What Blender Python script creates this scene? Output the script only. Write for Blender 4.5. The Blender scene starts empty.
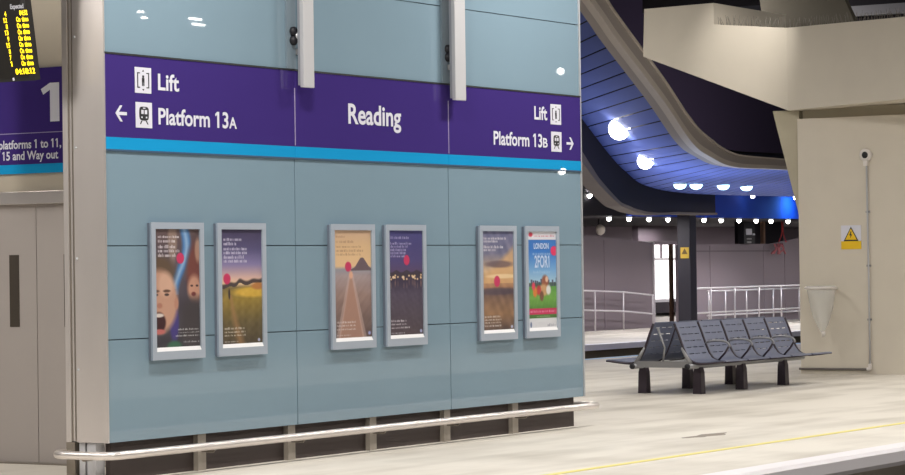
import bpy, bmesh, math, random
import numpy as np
from mathutils import Vector, Matrix

random.seed(7)
sc = bpy.context.scene
COL = sc.collection
PI = math.pi

# ------------------------------------------------------------------ camera
YAW, PITCH, ROLL, FPX = math.radians(58.0), math.radians(0.60), math.radians(-0.80), 2700.0
fwd = Vector((math.sin(YAW) * math.cos(PITCH), math.cos(YAW) * math.cos(PITCH), math.sin(PITCH)))
rgt = Vector((math.cos(YAW), -math.sin(YAW), 0))
upv = rgt.cross(fwd)
c_, s_ = math.cos(ROLL), math.sin(ROLL)
r2 = rgt * c_ + upv * s_
u2 = upv * c_ - rgt * s_
cam_d = bpy.data.cameras.new('camera')
cam = bpy.data.objects.new('camera', cam_d)
COL.objects.link(cam)
cam.matrix_world = Matrix(((r2.x, u2.x, -fwd.x, 0.0), (r2.y, u2.y, -fwd.y, -13.9), (r2.z, u2.z, -fwd.z, 1.7), (0, 0, 0, 1)))
cam_d.sensor_width = 36
cam_d.lens = FPX / 905 * 36
cam_d.clip_end = 400
sc.camera = cam

# ------------------------------------------------------------------ world, exposure
w = bpy.data.worlds.new('night_sky')
sc.world = w
w.use_nodes = True
w.node_tree.nodes['Background'].inputs[0].default_value = (0.55, 0.6, 0.8, 1)
w.node_tree.nodes['Background'].inputs[1].default_value = 0.02
sc.view_settings.view_transform = 'Standard'
sc.view_settings.look = 'None'
sc.view_settings.gamma = 1
sc.view_settings.use_curve_mapping = False
sc.view_settings.exposure = 0.06
sc.cycles.use_denoising = True
sc.cycles.max_bounces = 6


def area(name, loc, size, energy, color, rot=(0, 0, 0), sy=None):
    d = bpy.data.lights.new(name, 'AREA')
    d.energy = energy
    d.color = color
    d.shape = 'RECTANGLE'
    d.size = size
    d.size_y = sy or size
    o = bpy.data.objects.new(name, d)
    o.location = loc
    o.rotation_euler = rot
    COL.objects.link(o)
    return o


WARM = (1.0, 0.955, 0.89)
for k in range(11):
    area('platform_lamp', (4 + 6.5 * k, -2.2, 6.6), 1.5, 270, WARM, sy=0.4)
for k in range(9):
    area('platform_lamp', (0.5 + 6.5 * k, 6.6, 6.6), 1.5, 200, WARM, sy=0.4)
for k in range(7):
    area('platform_lamp', (6 + 8 * k, -11.5, 8.0), 1.5, 380, WARM, sy=0.4)
area('lobby_fill', (13.5, 1.6, 4.8), 1.2, 125, WARM, (0, math.radians(-40), 0), sy=0.3)  # added fill to brighten the lift doors and corner post
d_ = bpy.data.lights.new('crosshead_spot', 'SPOT')
d_.energy = 190
d_.color = WARM
d_.spot_size = 0.9
d_.spot_blend = 1.0
o = bpy.data.objects.new('crosshead_spot', d_)
o.location = (35.6, 3.4, 6.5)
o.rotation_euler = (Vector((37.2, 3.95, 5.1)) - Vector(o.location)).to_track_quat('-Z', 'Y').to_euler()
COL.objects.link(o)
for k in range(4):
    area('track_edge_fill', (48 + 4.5 * k, 12.9, 3.15), 1.0, 40, (1, 0.96, 0.92), sy=0.3)  # added fill for the track face and far platform edge
area('backdrop_fill', (112, 34, 6), 8, 330, (0.9, 0.8, 1.0), (math.radians(100), 0, 0), sy=3)  # added fill that lifts the black of the background
for x in (71, 82, 92):
    area('back_wall_fill', (x, 23.2, 2.75), 2, 60, (1, 0.95, 0.97), sy=0.4)  # added fill so the back wall comes out lighter
for k in range(7):
    area('far_platform_fill', (46 + 5 * k, 16.2, 2.78), 1.4, 75, (1, 0.96, 0.95), sy=0.3)  # added fill row to brighten the far platform floor
area('canopy_fill', (49.5, 11.9, 1.2), 3.0, 95, (0.60, 0.72, 1.0), (PI, 0, 0))  # unseen upward fill, added to lighten the canopy underside
area('canopy_fill', (56, 12.2, 0.8), 3.0, 30, (0.75, 0.8, 1.0), (PI, 0, 0))  # weaker added fill under the flat end of the canopy
area('doorway_lamp', (76.5, 23.5, 2.75), 1.5, 120, (1, 0.97, 0.97), sy=0.5)


# ------------------------------------------------------------------ materials
def lin(c):
    return tuple((v / 255 / 12.92) if v / 255 <= 0.04045 else ((v / 255 + 0.055) / 1.055) ** 2.4 for v in c)


MATS = {}


def mat(name, rgb, rough=0.6, metal=0.0, noise=0.0, scale=8.0, stretch=None, emit=None, estr=0.0, coat=0.0, alpha=1.0, bump=0.0, trans=0.0):
    """procedural principled material; rgb is an sRGB triple of the paint itself"""
    if name in MATS:
        return MATS[name]
    m = bpy.data.materials.new(name)
    m.use_nodes = True
    nt = m.node_tree
    b = nt.nodes['Principled BSDF']
    col = lin(rgb)
    b.inputs['Base Color'].default_value = (*col, 1)
    b.inputs['Roughness'].default_value = rough
    b.inputs['Metallic'].default_value = metal
    b.inputs['Coat Weight'].default_value = coat
    b.inputs['Coat Roughness'].default_value = 0.015
    if coat >= 1:
        b.inputs['Specular IOR Level'].default_value = 0.0
    if noise or bump:
        tc = nt.nodes.new('ShaderNodeTexCoord')
        mp = nt.nodes.new('ShaderNodeMapping')
        mp.inputs['Scale'].default_value = stretch or (1, 1, 1)
        nz = nt.nodes.new('ShaderNodeTexNoise')
        nz.inputs['Scale'].default_value = scale
        nz.inputs['Detail'].default_value = 6
        nt.links.new(tc.outputs['Object'], mp.inputs[0])
        nt.links.new(mp.outputs[0], nz.inputs['Vector'])
        if noise:
            mx = nt.nodes.new('ShaderNodeMix')
            mx.data_type = 'RGBA'
            mx.inputs['A'].default_value = (*[v * (1 - noise) for v in col], 1)
            mx.inputs['B'].default_value = (*[min(1, v * (1 + noise)) for v in col], 1)
            nt.links.new(nz.outputs['Fac'], mx.inputs['Factor'])
            nt.links.new(mx.outputs['Result'], b.inputs['Base Color'])
        if bump:
            bp = nt.nodes.new('ShaderNodeBump')
            bp.inputs['Strength'].default_value = bump
            bp.inputs['Distance'].default_value = 0.02
            nt.links.new(nz.outputs['Fac'], bp.inputs['Height'])
            nt.links.new(bp.outputs[0], b.inputs['Normal'])
    if emit:
        b.inputs['Emission Color'].default_value = (*lin(emit), 1)
        b.inputs['Emission Strength'].default_value = estr
    if alpha < 1:
        b.inputs['Alpha'].default_value = alpha
    if trans:
        b.inputs['Transmission Weight'].default_value = trans
    MATS[name] = m
    return m


def vcol_mat(name, rough=0.35, coat=0.0):
    m = bpy.data.materials.new(name)
    m.use_nodes = True
    nt = m.node_tree
    a = nt.nodes.new('ShaderNodeVertexColor')
    a.layer_name = 'print'
    b = nt.nodes['Principled BSDF']
    b.inputs['Roughness'].default_value = rough
    b.inputs['Coat Weight'].default_value = coat
    nt.links.new(a.outputs[0], b.inputs['Base Color'])
    return m


def platform_mat():
    m = bpy.data.materials.new('platform_concrete')
    m.use_nodes = True
    nt = m.node_tree
    b = nt.nodes['Principled BSDF']
    b.inputs['Roughness'].default_value = 0.55
    tc = nt.nodes.new('ShaderNodeTexCoord')
    n1 = nt.nodes.new('ShaderNodeTexNoise'); n1.inputs['Scale'].default_value = 0.7; n1.inputs['Detail'].default_value = 8
    mp = nt.nodes.new('ShaderNodeMapping'); mp.inputs['Scale'].default_value = (0.25, 1.6, 1)
    n2 = nt.nodes.new('ShaderNodeTexNoise'); n2.inputs['Scale'].default_value = 1.4; n2.inputs['Detail'].default_value = 5
    nt.links.new(tc.outputs['Object'], n1.inputs['Vector'])
    nt.links.new(tc.outputs['Object'], mp.inputs[0]); nt.links.new(mp.outputs[0], n2.inputs['Vector'])
    ad = nt.nodes.new('ShaderNodeMath'); ad.operation = 'ADD'
    nt.links.new(n1.outputs['Fac'], ad.inputs[0]); nt.links.new(n2.outputs['Fac'], ad.inputs[1])
    rp = nt.nodes.new('ShaderNodeValToRGB')
    e = rp.color_ramp.elements
    e[0].position = 0.62; e[0].color = (*lin((184, 177, 166)), 1)
    e[1].position = 1.3; e[1].color = (*lin((216, 210, 200)), 1)
    hf = nt.nodes.new('ShaderNodeMath'); hf.operation = 'MULTIPLY'; hf.inputs[1].default_value = 0.9
    nt.links.new(ad.outputs[0], hf.inputs[0]); nt.links.new(hf.outputs[0], rp.inputs[0])
    nt.links.new(rp.outputs[0], b.inputs['Base Color'])
    return m


M_floor = platform_mat()
M_glass = mat('back_painted_glass', (126, 149, 164), 0.35, noise=0.03, scale=1.5, coat=1.0)
M_purple = mat('sign_purple', (64, 48, 118), 0.4, coat=1.0)
M_cyan = mat('sign_cyan', (30, 150, 208), 0.3, coat=1.0)
M_white = mat('sign_white', (214, 214, 226), 0.4)
M_seam = mat('sign_joint', (150, 140, 175), 0.4)
M_black = mat('glyph_black', (22, 22, 30), 0.5)
M_steel = mat('brushed_stainless', (208, 201, 198), 0.28, 0.6, noise=0.08, scale=3, stretch=(1, 1, 0.15))
M_steel_d = mat('stainless_groove', (140, 132, 122), 0.35, 0.6)
M_alu = mat('aluminium', (196, 198, 202), 0.35, 0.5)
M_rail = mat('polished_handrail', (222, 215, 212), 0.32, 0.75)
M_frame = mat('grey_painted_metal', (168, 178, 192), 0.4, 0.2)
M_trunk = mat('trunking_grey', (182, 182, 186), 0.5)
M_kick = mat('dark_kick_plate', (62, 52, 50), 0.6, noise=0.1)
M_dark = mat('dark_structure', (34, 30, 40), 0.8)
M_night = mat('backdrop_dark', (84, 74, 92), 0.9)
M_dark2 = mat('dark_ceiling', (40, 34, 42), 0.8)
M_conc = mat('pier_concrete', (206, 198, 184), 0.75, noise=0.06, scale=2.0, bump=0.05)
M_conc2 = mat('pier_concrete_tan_shade', (176, 168, 148), 0.8, noise=0.06, scale=2.0)  # tan of the haunch; in the recess, shade put into the colour
M_hoard = mat('hoarding_grey', (112, 101, 108), 0.6, noise=0.04, scale=0.8)
M_railgal = mat('galvanised_rail', (205, 200, 205), 0.35, 0.5)
M_seat = mat('seat_blue_grey', (112, 118, 140), 0.42, 0.2)
M_seatfr = mat('seat_frame_grey', (148, 148, 150), 0.4, 0.4)
M_leg = mat('leg_black', (52, 42, 52), 0.5)
M_soffit = mat('soffit_blue', (108, 126, 204), 0.75, noise=0.04, scale=0.6)  # blue wash of the lamps put into the plank colour
M_soffitgap = mat('soffit_joint', (40, 44, 84), 0.7)
M_fascia = mat('fascia_grey', (182, 172, 166), 0.6)
M_lip = mat('fascia_lip', (218, 208, 198), 0.5)
M_bulk = mat('bulkhead_blue', (24, 70, 190), 0.8)
M_colm = mat('column_dark', (36, 33, 44), 0.6)
M_yellow = mat('line_yellow', (226, 214, 128), 0.6, noise=0.08, scale=5)
M_coping = mat('coping_white', (226, 222, 226), 0.5, noise=0.03, scale=2)
M_copblue = mat('coping_blue_reflect', (150, 190, 225), 0.5)  # reflection of the blue lights put into the coping colour
M_warn = mat('warning_yellow', (232, 190, 24), 0.5)
M_lamp = mat('lamp_white', (255, 255, 255), 0.5, emit=(255, 250, 240), estr=14)
M_tube = mat('tube_bright', (255, 255, 255), 0.5, emit=(255, 252, 245), estr=40)
M_lampblue = mat('lamp_cool', (255, 255, 255), 0.5, emit=(190, 240, 255), estr=5)
M_led = mat('led_yellow', (250, 220, 30), 0.5, emit=(255, 215, 10), estr=1.3)
M_board = mat('board_black', (22, 20, 20), 0.45)
M_beige = mat('lobby_beige', (178, 168, 152), 0.6)
M_door = mat('lift_door_steel', (176, 168, 164), 0.4, 0.35, noise=0.04, scale=1.2, stretch=(1, 1, 0.2))
M_bag = mat('clear_bag', (225, 225, 222), 0.3, alpha=0.34)
M_plastic = mat('white_plastic', (222, 216, 212), 0.5)
M_red = mat('red_tape', (170, 50, 56), 0.6)
M_pinkred = mat('faded_red_tape', (176, 96, 104), 0.6)
M_track = mat('track_ballast', (52, 46, 42), 0.9, noise=0.3, scale=20)
M_brown = mat('brown_post', (136, 104, 86), 0.7)
M_room = mat('white_room_wall', (225, 222, 225), 0.6)
M_lit = mat('interior_glow', (255, 255, 255), 0.5, emit=(255, 250, 250), estr=1.6)
M_wallfar = mat('back_wall', (128, 116, 126), 0.7, noise=0.05, scale=0.7)
M_girder = mat('girder_grey', (92, 86, 74), 0.6)


# ------------------------------------------------------------------ mesh helpers
WORLD = {}


class MB:
    def __init__(s):
        s.bm = bmesh.new()

    def face(s, pts, mi=0, smooth=False):
        f = s.bm.faces.new([s.bm.verts.new(Vector(p)) for p in pts])
        f.material_index = mi
        f.smooth = smooth
        return f

    def box(s, x0, x1, y0, y1, z0, z1, mi=0):
        v = [s.bm.verts.new((x, y, z)) for z in (z0, z1) for y in (y0, y1) for x in (x0, x1)]
        for q in ((0, 2, 3, 1), (4, 5, 7, 6), (0, 1, 5, 4), (2, 6, 7, 3), (0, 4, 6, 2), (1, 3, 7, 5)):
            s.bm.faces.new([v[i] for i in q]).material_index = mi
        return s

    def obox(s, o, a, b, c, mi=0):
        """box from corner o with edge vectors a, b, c"""
        o, a, b, c = map(Vector, (o, a, b, c))
        v = [s.bm.verts.new(o + a * i + b * j + c * k) for k in (0, 1) for j in (0, 1) for i in (0, 1)]
        for q in ((0, 2, 3, 1), (4, 5, 7, 6), (0, 1, 5, 4), (2, 6, 7, 3), (0, 4, 6, 2), (1, 3, 7, 5)):
            s.bm.faces.new([v[i] for i in q]).material_index = mi
        return s

    def prism(s, pts, off, mi=0):
        pts = [Vector(p) for p in pts]
        off = Vector(off)
        a = [s.bm.verts.new(p) for p in pts]
        b = [s.bm.verts.new(p + off) for p in pts]
        s.bm.faces.new(a).material_index = mi
        s.bm.faces.new(b[::-1]).material_index = mi
        n = len(pts)
        for i in range(n):
            s.bm.faces.new((a[i], b[i], b[(i + 1) % n], a[(i + 1) % n])).material_index = mi
        return s

    def tube(s, path, r, n=10, mi=0, caps=True):
        path = [Vector(p) for p in path]
        rs = r if isinstance(r, (list, tuple)) else [r] * len(path)
        rings = []
        prev = None
        for i, p in enumerate(path):
            d = (path[min(i + 1, len(path) - 1)] - path[max(i - 1, 0)]).normalized()
            if prev is None:
                ref = Vector((0, 0, 1)) if abs(d.z) < 0.9 else Vector((1, 0, 0))
                a = d.cross(ref).normalized()
            else:
                a = (prev - d * prev.dot(d)).normalized()
            prev = a
            b = d.cross(a)
            rings.append([s.bm.verts.new(p + (a * math.cos(2 * PI * k / n) + b * math.sin(2 * PI * k / n)) * rs[i]) for k in range(n)])
        for i in range(len(rings) - 1):
            for k in range(n):
                f = s.bm.faces.new((rings[i][k], rings[i][(k + 1) % n], rings[i + 1][(k + 1) % n], rings[i + 1][k]))
                f.smooth = True
                f.material_index = mi
        if caps:
            s.bm.faces.new(rings[0][::-1]).material_index = mi
            s.bm.faces.new(rings[-1]).material_index = mi
        return s

    def lathe(s, c, axis, prof, n=24, mi=0):
        """prof = (radius, distance along axis) from the point c"""
        c, axis = Vector(c), Vector(axis).normalized()
        ref = Vector((0, 0, 1)) if abs(axis.z) < 0.9 else Vector((1, 0, 0))
        a = axis.cross(ref).normalized()
        b = axis.cross(a)
        rings = []
        for r, h in prof:
            if r < 1e-6:
                rings.append([s.bm.verts.new(c + axis * h)])
            else:
                rings.append([s.bm.verts.new(c + axis * h + (a * math.cos(2 * PI * k / n) + b * math.sin(2 * PI * k / n)) * r) for k in range(n)])
        for i in range(len(rings) - 1):
            A, B = rings[i], rings[i + 1]
            for k in range(n):
                q = [A[k % len(A)], A[(k + 1) % n % len(A)], B[(k + 1) % n % len(B)], B[k % len(B)]]
                q = list(dict.fromkeys(q))
                if len(q) > 2:
                    f = s.bm.faces.new(q)
                    f.smooth = True
                    f.material_index = mi
        return s

    def bevel(s, w, seg=2):
        bmesh.ops.bevel(s.bm, geom=[e for e in s.bm.edges], offset=w, segments=seg, affect='EDGES', profile=0.6)
        return s

    def build(s, name, m, parent=None, label=None, solid=0.0):
        off = WORLD[parent.name] if parent else Vector((0, 0, 0))
        bmesh.ops.recalc_face_normals(s.bm, faces=s.bm.faces)
        if off.length:
            bmesh.ops.translate(s.bm, verts=s.bm.verts, vec=-off)
        me = bpy.data.meshes.new(name)
        s.bm.to_mesh(me)
        s.bm.free()
        for x in (m if isinstance(m, (list, tuple)) else [m]):
            me.materials.append(x)
        o = bpy.data.objects.new(name, me)
        COL.objects.link(o)
        if parent:
            o.parent = parent
        WORLD[o.name] = off.copy()
        if label:
            o['label'] = label
        if solid:
            md = o.modifiers.new('thickness', 'SOLIDIFY')
            md.thickness = solid
            md.offset = 0
        return o


def tag(o, label, cat, group=None, kind=None):
    if kind:
        o['kind'] = kind
    if label:
        o['label'] = label
    if cat:
        o['category'] = cat
    if group:
        o['group'] = group
    return o


def struct(o):
    o['kind'] = 'structure'
    return o


def thing(name, label, cat, loc, group=None):
    o = bpy.data.objects.new(name, None)
    o.empty_display_size = 0.1
    o.location = loc
    COL.objects.link(o)
    WORLD[o.name] = Vector(loc)
    return tag(o, label, cat, group)


def bx(name, m, parent, *b, label=None, bev=0.0):
    mb = MB().box(*b)
    if bev:
        mb.bevel(bev)
    return mb.build(name, m, parent, label)


def text(name, s, m, parent, origin, xdir, udir, cap, width=None, bold=0.0, depth=0.003, label=None, align='L'):
    """lettering as thin raised mesh; origin = baseline start (or end for align R), cap = capital height"""
    cu = bpy.data.curves.new('letters', 'FONT')
    cu.body = s
    cu.size = 1
    cu.offset = bold
    cu.extrude = 0.0
    cu.resolution_u = 4
    t = bpy.data.objects.new('letters', cu)
    COL.objects.link(t)
    me = bpy.data.meshes.new_from_object(t)
    bpy.data.objects.remove(t)
    if '1' in s:
        bm = bmesh.new()
        bm.from_mesh(me)
        for i_, ch in enumerate(s):
            if ch != '1':
                continue
            bb = []
            for sub in (s[:i_ + 1], '1'):
                cu.body = sub
                t2 = bpy.data.objects.new('letters', cu)
                COL.objects.link(t2)
                m2 = bpy.data.meshes.new_from_object(t2)
                bpy.data.objects.remove(t2)
                bb.append(([v.co.x for v in m2.vertices], [v.co.y for v in m2.vertices]))
                bpy.data.meshes.remove(m2)
            xr, top = max(bb[0][0]), max(bb[1][1])
            bw = max(bb[1][0]) - min(bb[1][0])
            xl = xr - bw
            vs_ = [bm.verts.new((a_, b_, 0)) for a_, b_ in ((xl, top), (xl - .135, top - .11), (xl - .10, top - .215), (xl, top - .13))]
            bm.faces.new(vs_[::-1])
        cu.body = s
        bm.normal_update()
        bm.to_mesh(me)
        bm.free()
    n = len(me.vertices)
    co = np.zeros(n * 3)
    me.vertices.foreach_get('co', co)
    co = co.reshape(n, 3)
    CAPH = 0.729
    k = cap / CAPH
    x0, x1 = co[:, 0].min(), co[:, 0].max()
    kx = width / (x1 - x0) if width else k
    X, U = Vector(xdir).normalized(), Vector(udir).normalized()
    N = X.cross(U)
    o0 = Vector(origin)
    if align == 'R':
        o0 = o0 - X * (x1 - x0) * kx
    off = WORLD[parent.name]
    vs = [tuple(o0 + X * ((c[0] - x0) * kx) + U * (c[1] * k) + N * depth - off) for c in co]
    fs = [tuple(p.vertices) for p in me.polygons]
    # one object per word
    ends = []
    for i_, ch in enumerate(s):
        if ch == ' ':
            cu.body = s[:i_]
            t2 = bpy.data.objects.new('letters', cu)
            COL.objects.link(t2)
            m2 = bpy.data.meshes.new_from_object(t2)
            bpy.data.objects.remove(t2)
            ends.append(max(v.co.x for v in m2.vertices) + 0.02)
            bpy.data.meshes.remove(m2)
    ends.append(1e9)
    out = None
    lo = -1e9
    for hi in ends:
        sel = [f for f in fs if lo < sum(co[i][0] for i in f) / len(f) <= hi]
        lo = hi
        ids = sorted({i for f in sel for i in f})
        mp = {i: j for j, i in enumerate(ids)}
        mw = bpy.data.meshes.new(name)
        mw.from_pydata([vs[i] for i in ids], [], [[mp[i] for i in f] for f in sel])
        mw.materials.append(m)
        out = bpy.data.objects.new(name, mw)
        COL.objects.link(out)
        out.parent = parent
        WORLD[out.name] = off.copy()
        if label:
            out['label'] = label
    bpy.data.meshes.remove(me)
    return out


def cr(P, n=10):
    P = [Vector(p) for p in P]
    o = []
    for i in range(len(P) - 1):
        p0, p1, p2, p3 = P[max(i - 1, 0)], P[i], P[i + 1], P[min(i + 2, len(P) - 1)]
        for k in range(n):
            t = k / n
            o.append(0.5 * ((2 * p1) + (-p0 + p2) * t + (2 * p0 - 5 * p1 + 4 * p2 - p3) * t * t + (-p0 + 3 * p1 - 3 * p2 + p3) * t ** 3))
    o.append(P[-1])
    return o


# ================================================================== SETTING
fl = struct(bx('floor', M_floor, None, -10, 110, -4.1, 9.45, -1.1, 0))
bx('yellow_line', M_yellow, fl, -10, 110, -3.02, -2.93, 0, 0.004, label='thin yellow safety line painted along the platform')
g = MB()
for (cx, cy, rx, ry) in ((23.8, -1.95, 0.42, 0.10), (21.9, 0.55, 0.22, 0.06)):
    pts = [(cx + rx * math.cos(a) * (1 + .25 * math.sin(3 * a)), cy + ry * math.sin(a) * (1 + .3 * math.cos(5 * a)), 0.0015) for a in [2 * PI * k / 20 for k in range(20)]]
    g.prism(pts, (0, 0, 0.0008))
g.build('stain', mat('floor_stain', (140, 130, 120), 0.7), fl)
ns = MB().prism([(-10, -4.1, 0.0), (-10, -4.1, -0.16), (-10, -4.36, -0.16), (-10, -4.385, -0.12), (-10, -4.38, -0.03), (-10, -4.34, 0.0)], (120, 0, 0))
struct(ns.build('trim_1', M_coping))
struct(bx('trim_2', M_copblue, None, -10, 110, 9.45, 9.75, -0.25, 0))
struct(bx('track_bed', M_track, None, -10, 110, -8.6, -4.1, -1.5, -1.1))
struct(bx('track_bed_far', M_track, None, -10, 130, 9.45, 13.7, -1.5, -1.1))
struct(bx('floor_near', M_floor, None, -10, 110, -30, -8.6, -1.1, 0))
struct(bx('floor_far', M_floor, None, 20, 150, 14.05, 60, -1.1, 0))
struct(bx('trim_3', M_coping, None, 20, 150, 13.65, 14.05, -0.12, 0))
struct(bx('wall_far_platform', mat('platform_face', (122, 110, 90), 0.8, noise=0.15, scale=3), None, 20, 150, 13.72, 14.0, -1.1, -0.12))

# ================================================================== LIFT SHAFT
X0, X1 = 16.962, 24.8
JX = [X0, 19.61, 22.18, X1]
shaft = thing('lift_shaft', 'glass clad lift shaft with stainless corner post standing on the platform', 'lift shaft', (17, 0, 0))
bx('core', M_kick, shaft, 18.55, 24.7, 0.12, 4.6, 0, 6.2)
bx('wing_wall', M_steel_d, shaft, 17.06, 18.33, 0.08, 0.40, 0.3, 6.2)
ZR = [(0.31, 1.136), (1.144, 1.896), (1.904, 2.678), (2.682, 3.458), (3.462, 4.21), (4.218, 6.2)]
for i in range(3):
    for (z0, z1) in ZR:
        a, b = JX[i] + 0.006, JX[i + 1] - 0.006
        MB().box(a, b, 0.0, 0.03, z0, z1).build('glass_panel', M_glass, shaft)
bx('backing_board', mat('joint_grey', (70, 80, 88), 0.6), shaft, X0 + 0.02, X1 - 0.01, 0.03, 0.12, 0.33, 6.2)
bx('kick_plate', M_kick, shaft, X0 + 0.12, 24.71, 0.07, 0.12, 0, 0.33)
bx('edge_trim', M_alu, shaft, X1 - 0.006, X1 + 0.02, -0.012, 0.1, 0.31, 6.2, label='thin bright metal edge at the right end')
bx('edge_trim', M_steel, shaft, X0 - 0.014, X0 + 0.006, -0.016, 0.035, 0.31, 6.2)
for x in (18.235, 19.541, 20.842, 22.134, 23.426):
    bx('stanchion', mat('stanchion_grey', (150, 142, 132), 0.5), shaft, x - 0.055, x + 0.055, 0.02, 0.08, 0, 0.31)
post = bx('corner_post', M_steel, shaft, X0 - 0.01, X0 + 0.06, 0.035, 0.31, 0.31, 6.2, bev=0.004)
bx('groove', M_steel_d, post, X0 + 0.005, X0 + 0.05, 0.31, 0.37, 0.32, 6.2)
bx('groove', M_steel, post, X0 - 0.002, X0 + 0.05, 0.333, 0.349, 0.32, 6.2)
bx('outer_panel', M_steel, post, X0 - 0.005, X0 + 0.05, 0.37, 0.425, 0.31, 6.2, bev=0.004)
for z in (0.9, 1.8, 2.7, 3.6):
    MB().lathe((X0 - 0.01, 0.285, z), (-1, 0, 0), [(0.012, 0), (0.01, 0.006), (0, 0.007)], 12).build('screw', M_alu, post)
bx('foot', M_steel_d, shaft, X0, X0 + 0.1, 0.34, 0.43, 0, 0.31)
bx('foot', M_trunk, shaft, X0 + 0.02, X0 + 0.12, 0.25, 0.31, 0, 0.31)
bx('foot', M_trunk, shaft, X0 + 0.01, X0 + 0.12, 0.13, 0.22, 0, 0.31)

# overhead cable trunkings on the glass joints
for i, (x0, x1, jx) in enumerate(((19.575, 19.74, 19.60), (22.115, 22.31, 22.185))):
    t = thing('cable_trunking', ('left' if i == 0 else 'right') + ' grey vertical trunking hanging over the purple sign, ' + ('left of the word Reading' if i == 0 else 'right of the word Reading'), 'trunking', (x0, -0.1, 3.3), 'grey trunkings over the glass wall')
    tr = MB().box(x0, x1, -0.14, -0.10, 3.30, 6.2).bevel(0.006).build('cover', M_trunk, t)
    bx('back_channel', mat('trunking_side', (140, 142, 150), 0.5), t, x0 + 0.01, x1 - 0.04, -0.10, -0.07, 3.32, 6.2)
    for zb in (3.6, 4.6, 5.6):
        bx('standoff', M_seatfr, t, x0 + 0.05, x1 - 0.06, -0.07, 0.0, zb, zb + 0.05)
    bx('spine', mat('spine_grey', (118, 134, 146), 0.5), t, jx - 0.11, jx + 0.03, -0.02, -0.001, 3.47, 6.2)
    zc = 3.76
    cl = MB().lathe((jx - 0.025, -0.02, zc + 0.04), (0, -1, 0), [(0.042, 0), (0.042, 0.03), (0.025, 0.042), (0, 0.042)], 20)
    cl.lathe((jx - 0.025, -0.02, zc - 0.04), (0, -1, 0), [(0.042, 0), (0.042, 0.03), (0.025, 0.042), (0, 0.042)], 20)
    c = cl.build('clamp', M_black, t, label='black glass clamp')
    MB().lathe((jx, -0.06, zc), (0, -1, 0), [(0.03, 0), (0.03, 0.008), (0, 0.01)], 16).build('bolt', M_alu, c)

# handrail along the shaft
hr = thing('handrail', 'tubular stainless handrail low along the foot of the glass wall', 'handrail', (17, -0.13, 0))
ZH = 0.215
path = [(17.3, 0.50, ZH), (17.0, 0.50, ZH), (16.90, 0.47, ZH), (16.84, 0.40, ZH), (16.82, 0.30, ZH), (16.82, 0.02, ZH), (16.84, -0.06, ZH), (16.90, -0.12, ZH), (17.0, -0.14, ZH)]
path = cr(path, 5)[:-1] + [Vector((17.0 + 0.4 * k, -0.14, ZH)) for k in range(20)]
path += cr([(24.74, -0.14, ZH), (24.86, -0.12, ZH), (24.90, -0.05, ZH), (24.90, 0.1, ZH), (24.90, 1.0, ZH)], 5)
MB().tube(path, 0.034, 14).build('rail', M_rail, hr)
for x in (18.235, 19.541, 20.842, 22.134, 23.426):
    MB().tube([(x, 0.02, ZH - 0.05), (x, -0.1, ZH - 0.05), (x, -0.14, ZH - 0.01)], 0.012, 8).build('bracket', M_steel_d, hr)
MB().tube([(17.03, 0.17, ZH - 0.04), (16.86, 0.17, ZH - 0.04), (16.82, 0.17, ZH - 0.01)], 0.012, 8).build('bracket', M_steel_d, hr)

# ------------------------------------------------------------------ purple sign band
sg = thing('wayfinding_sign', 'long purple sign band with a blue stripe across the glass wall reading Reading', 'sign', (17, -0.012, 2.68))
YS = -0.012
for i in range(3):
    bx('sign_panel', M_purple, sg, JX[i] + 0.003, JX[i + 1] - 0.003, YS, 0.0, 2.78, 3.452)
    bx('stripe', M_cyan, sg, JX[i] + 0.002, JX[i + 1] - 0.002, YS, 0.0, 2.682, 2.78, label='light blue stripe')
bx('top_edge', M_black, sg, X0, X1, YS - 0.004, 0.0, 3.452, 3.468)
bx('lower_edge', mat('stripe_edge', (50, 80, 110), 0.5), sg, X0, X1, YS - 0.002, 0.0, 2.668, 2.682)
for x in JX[1:3]:
    bx('joint', M_seam, sg, x - 0.006, x + 0.006, YS - 0.002, YS, 2.79, 3.30)


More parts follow.
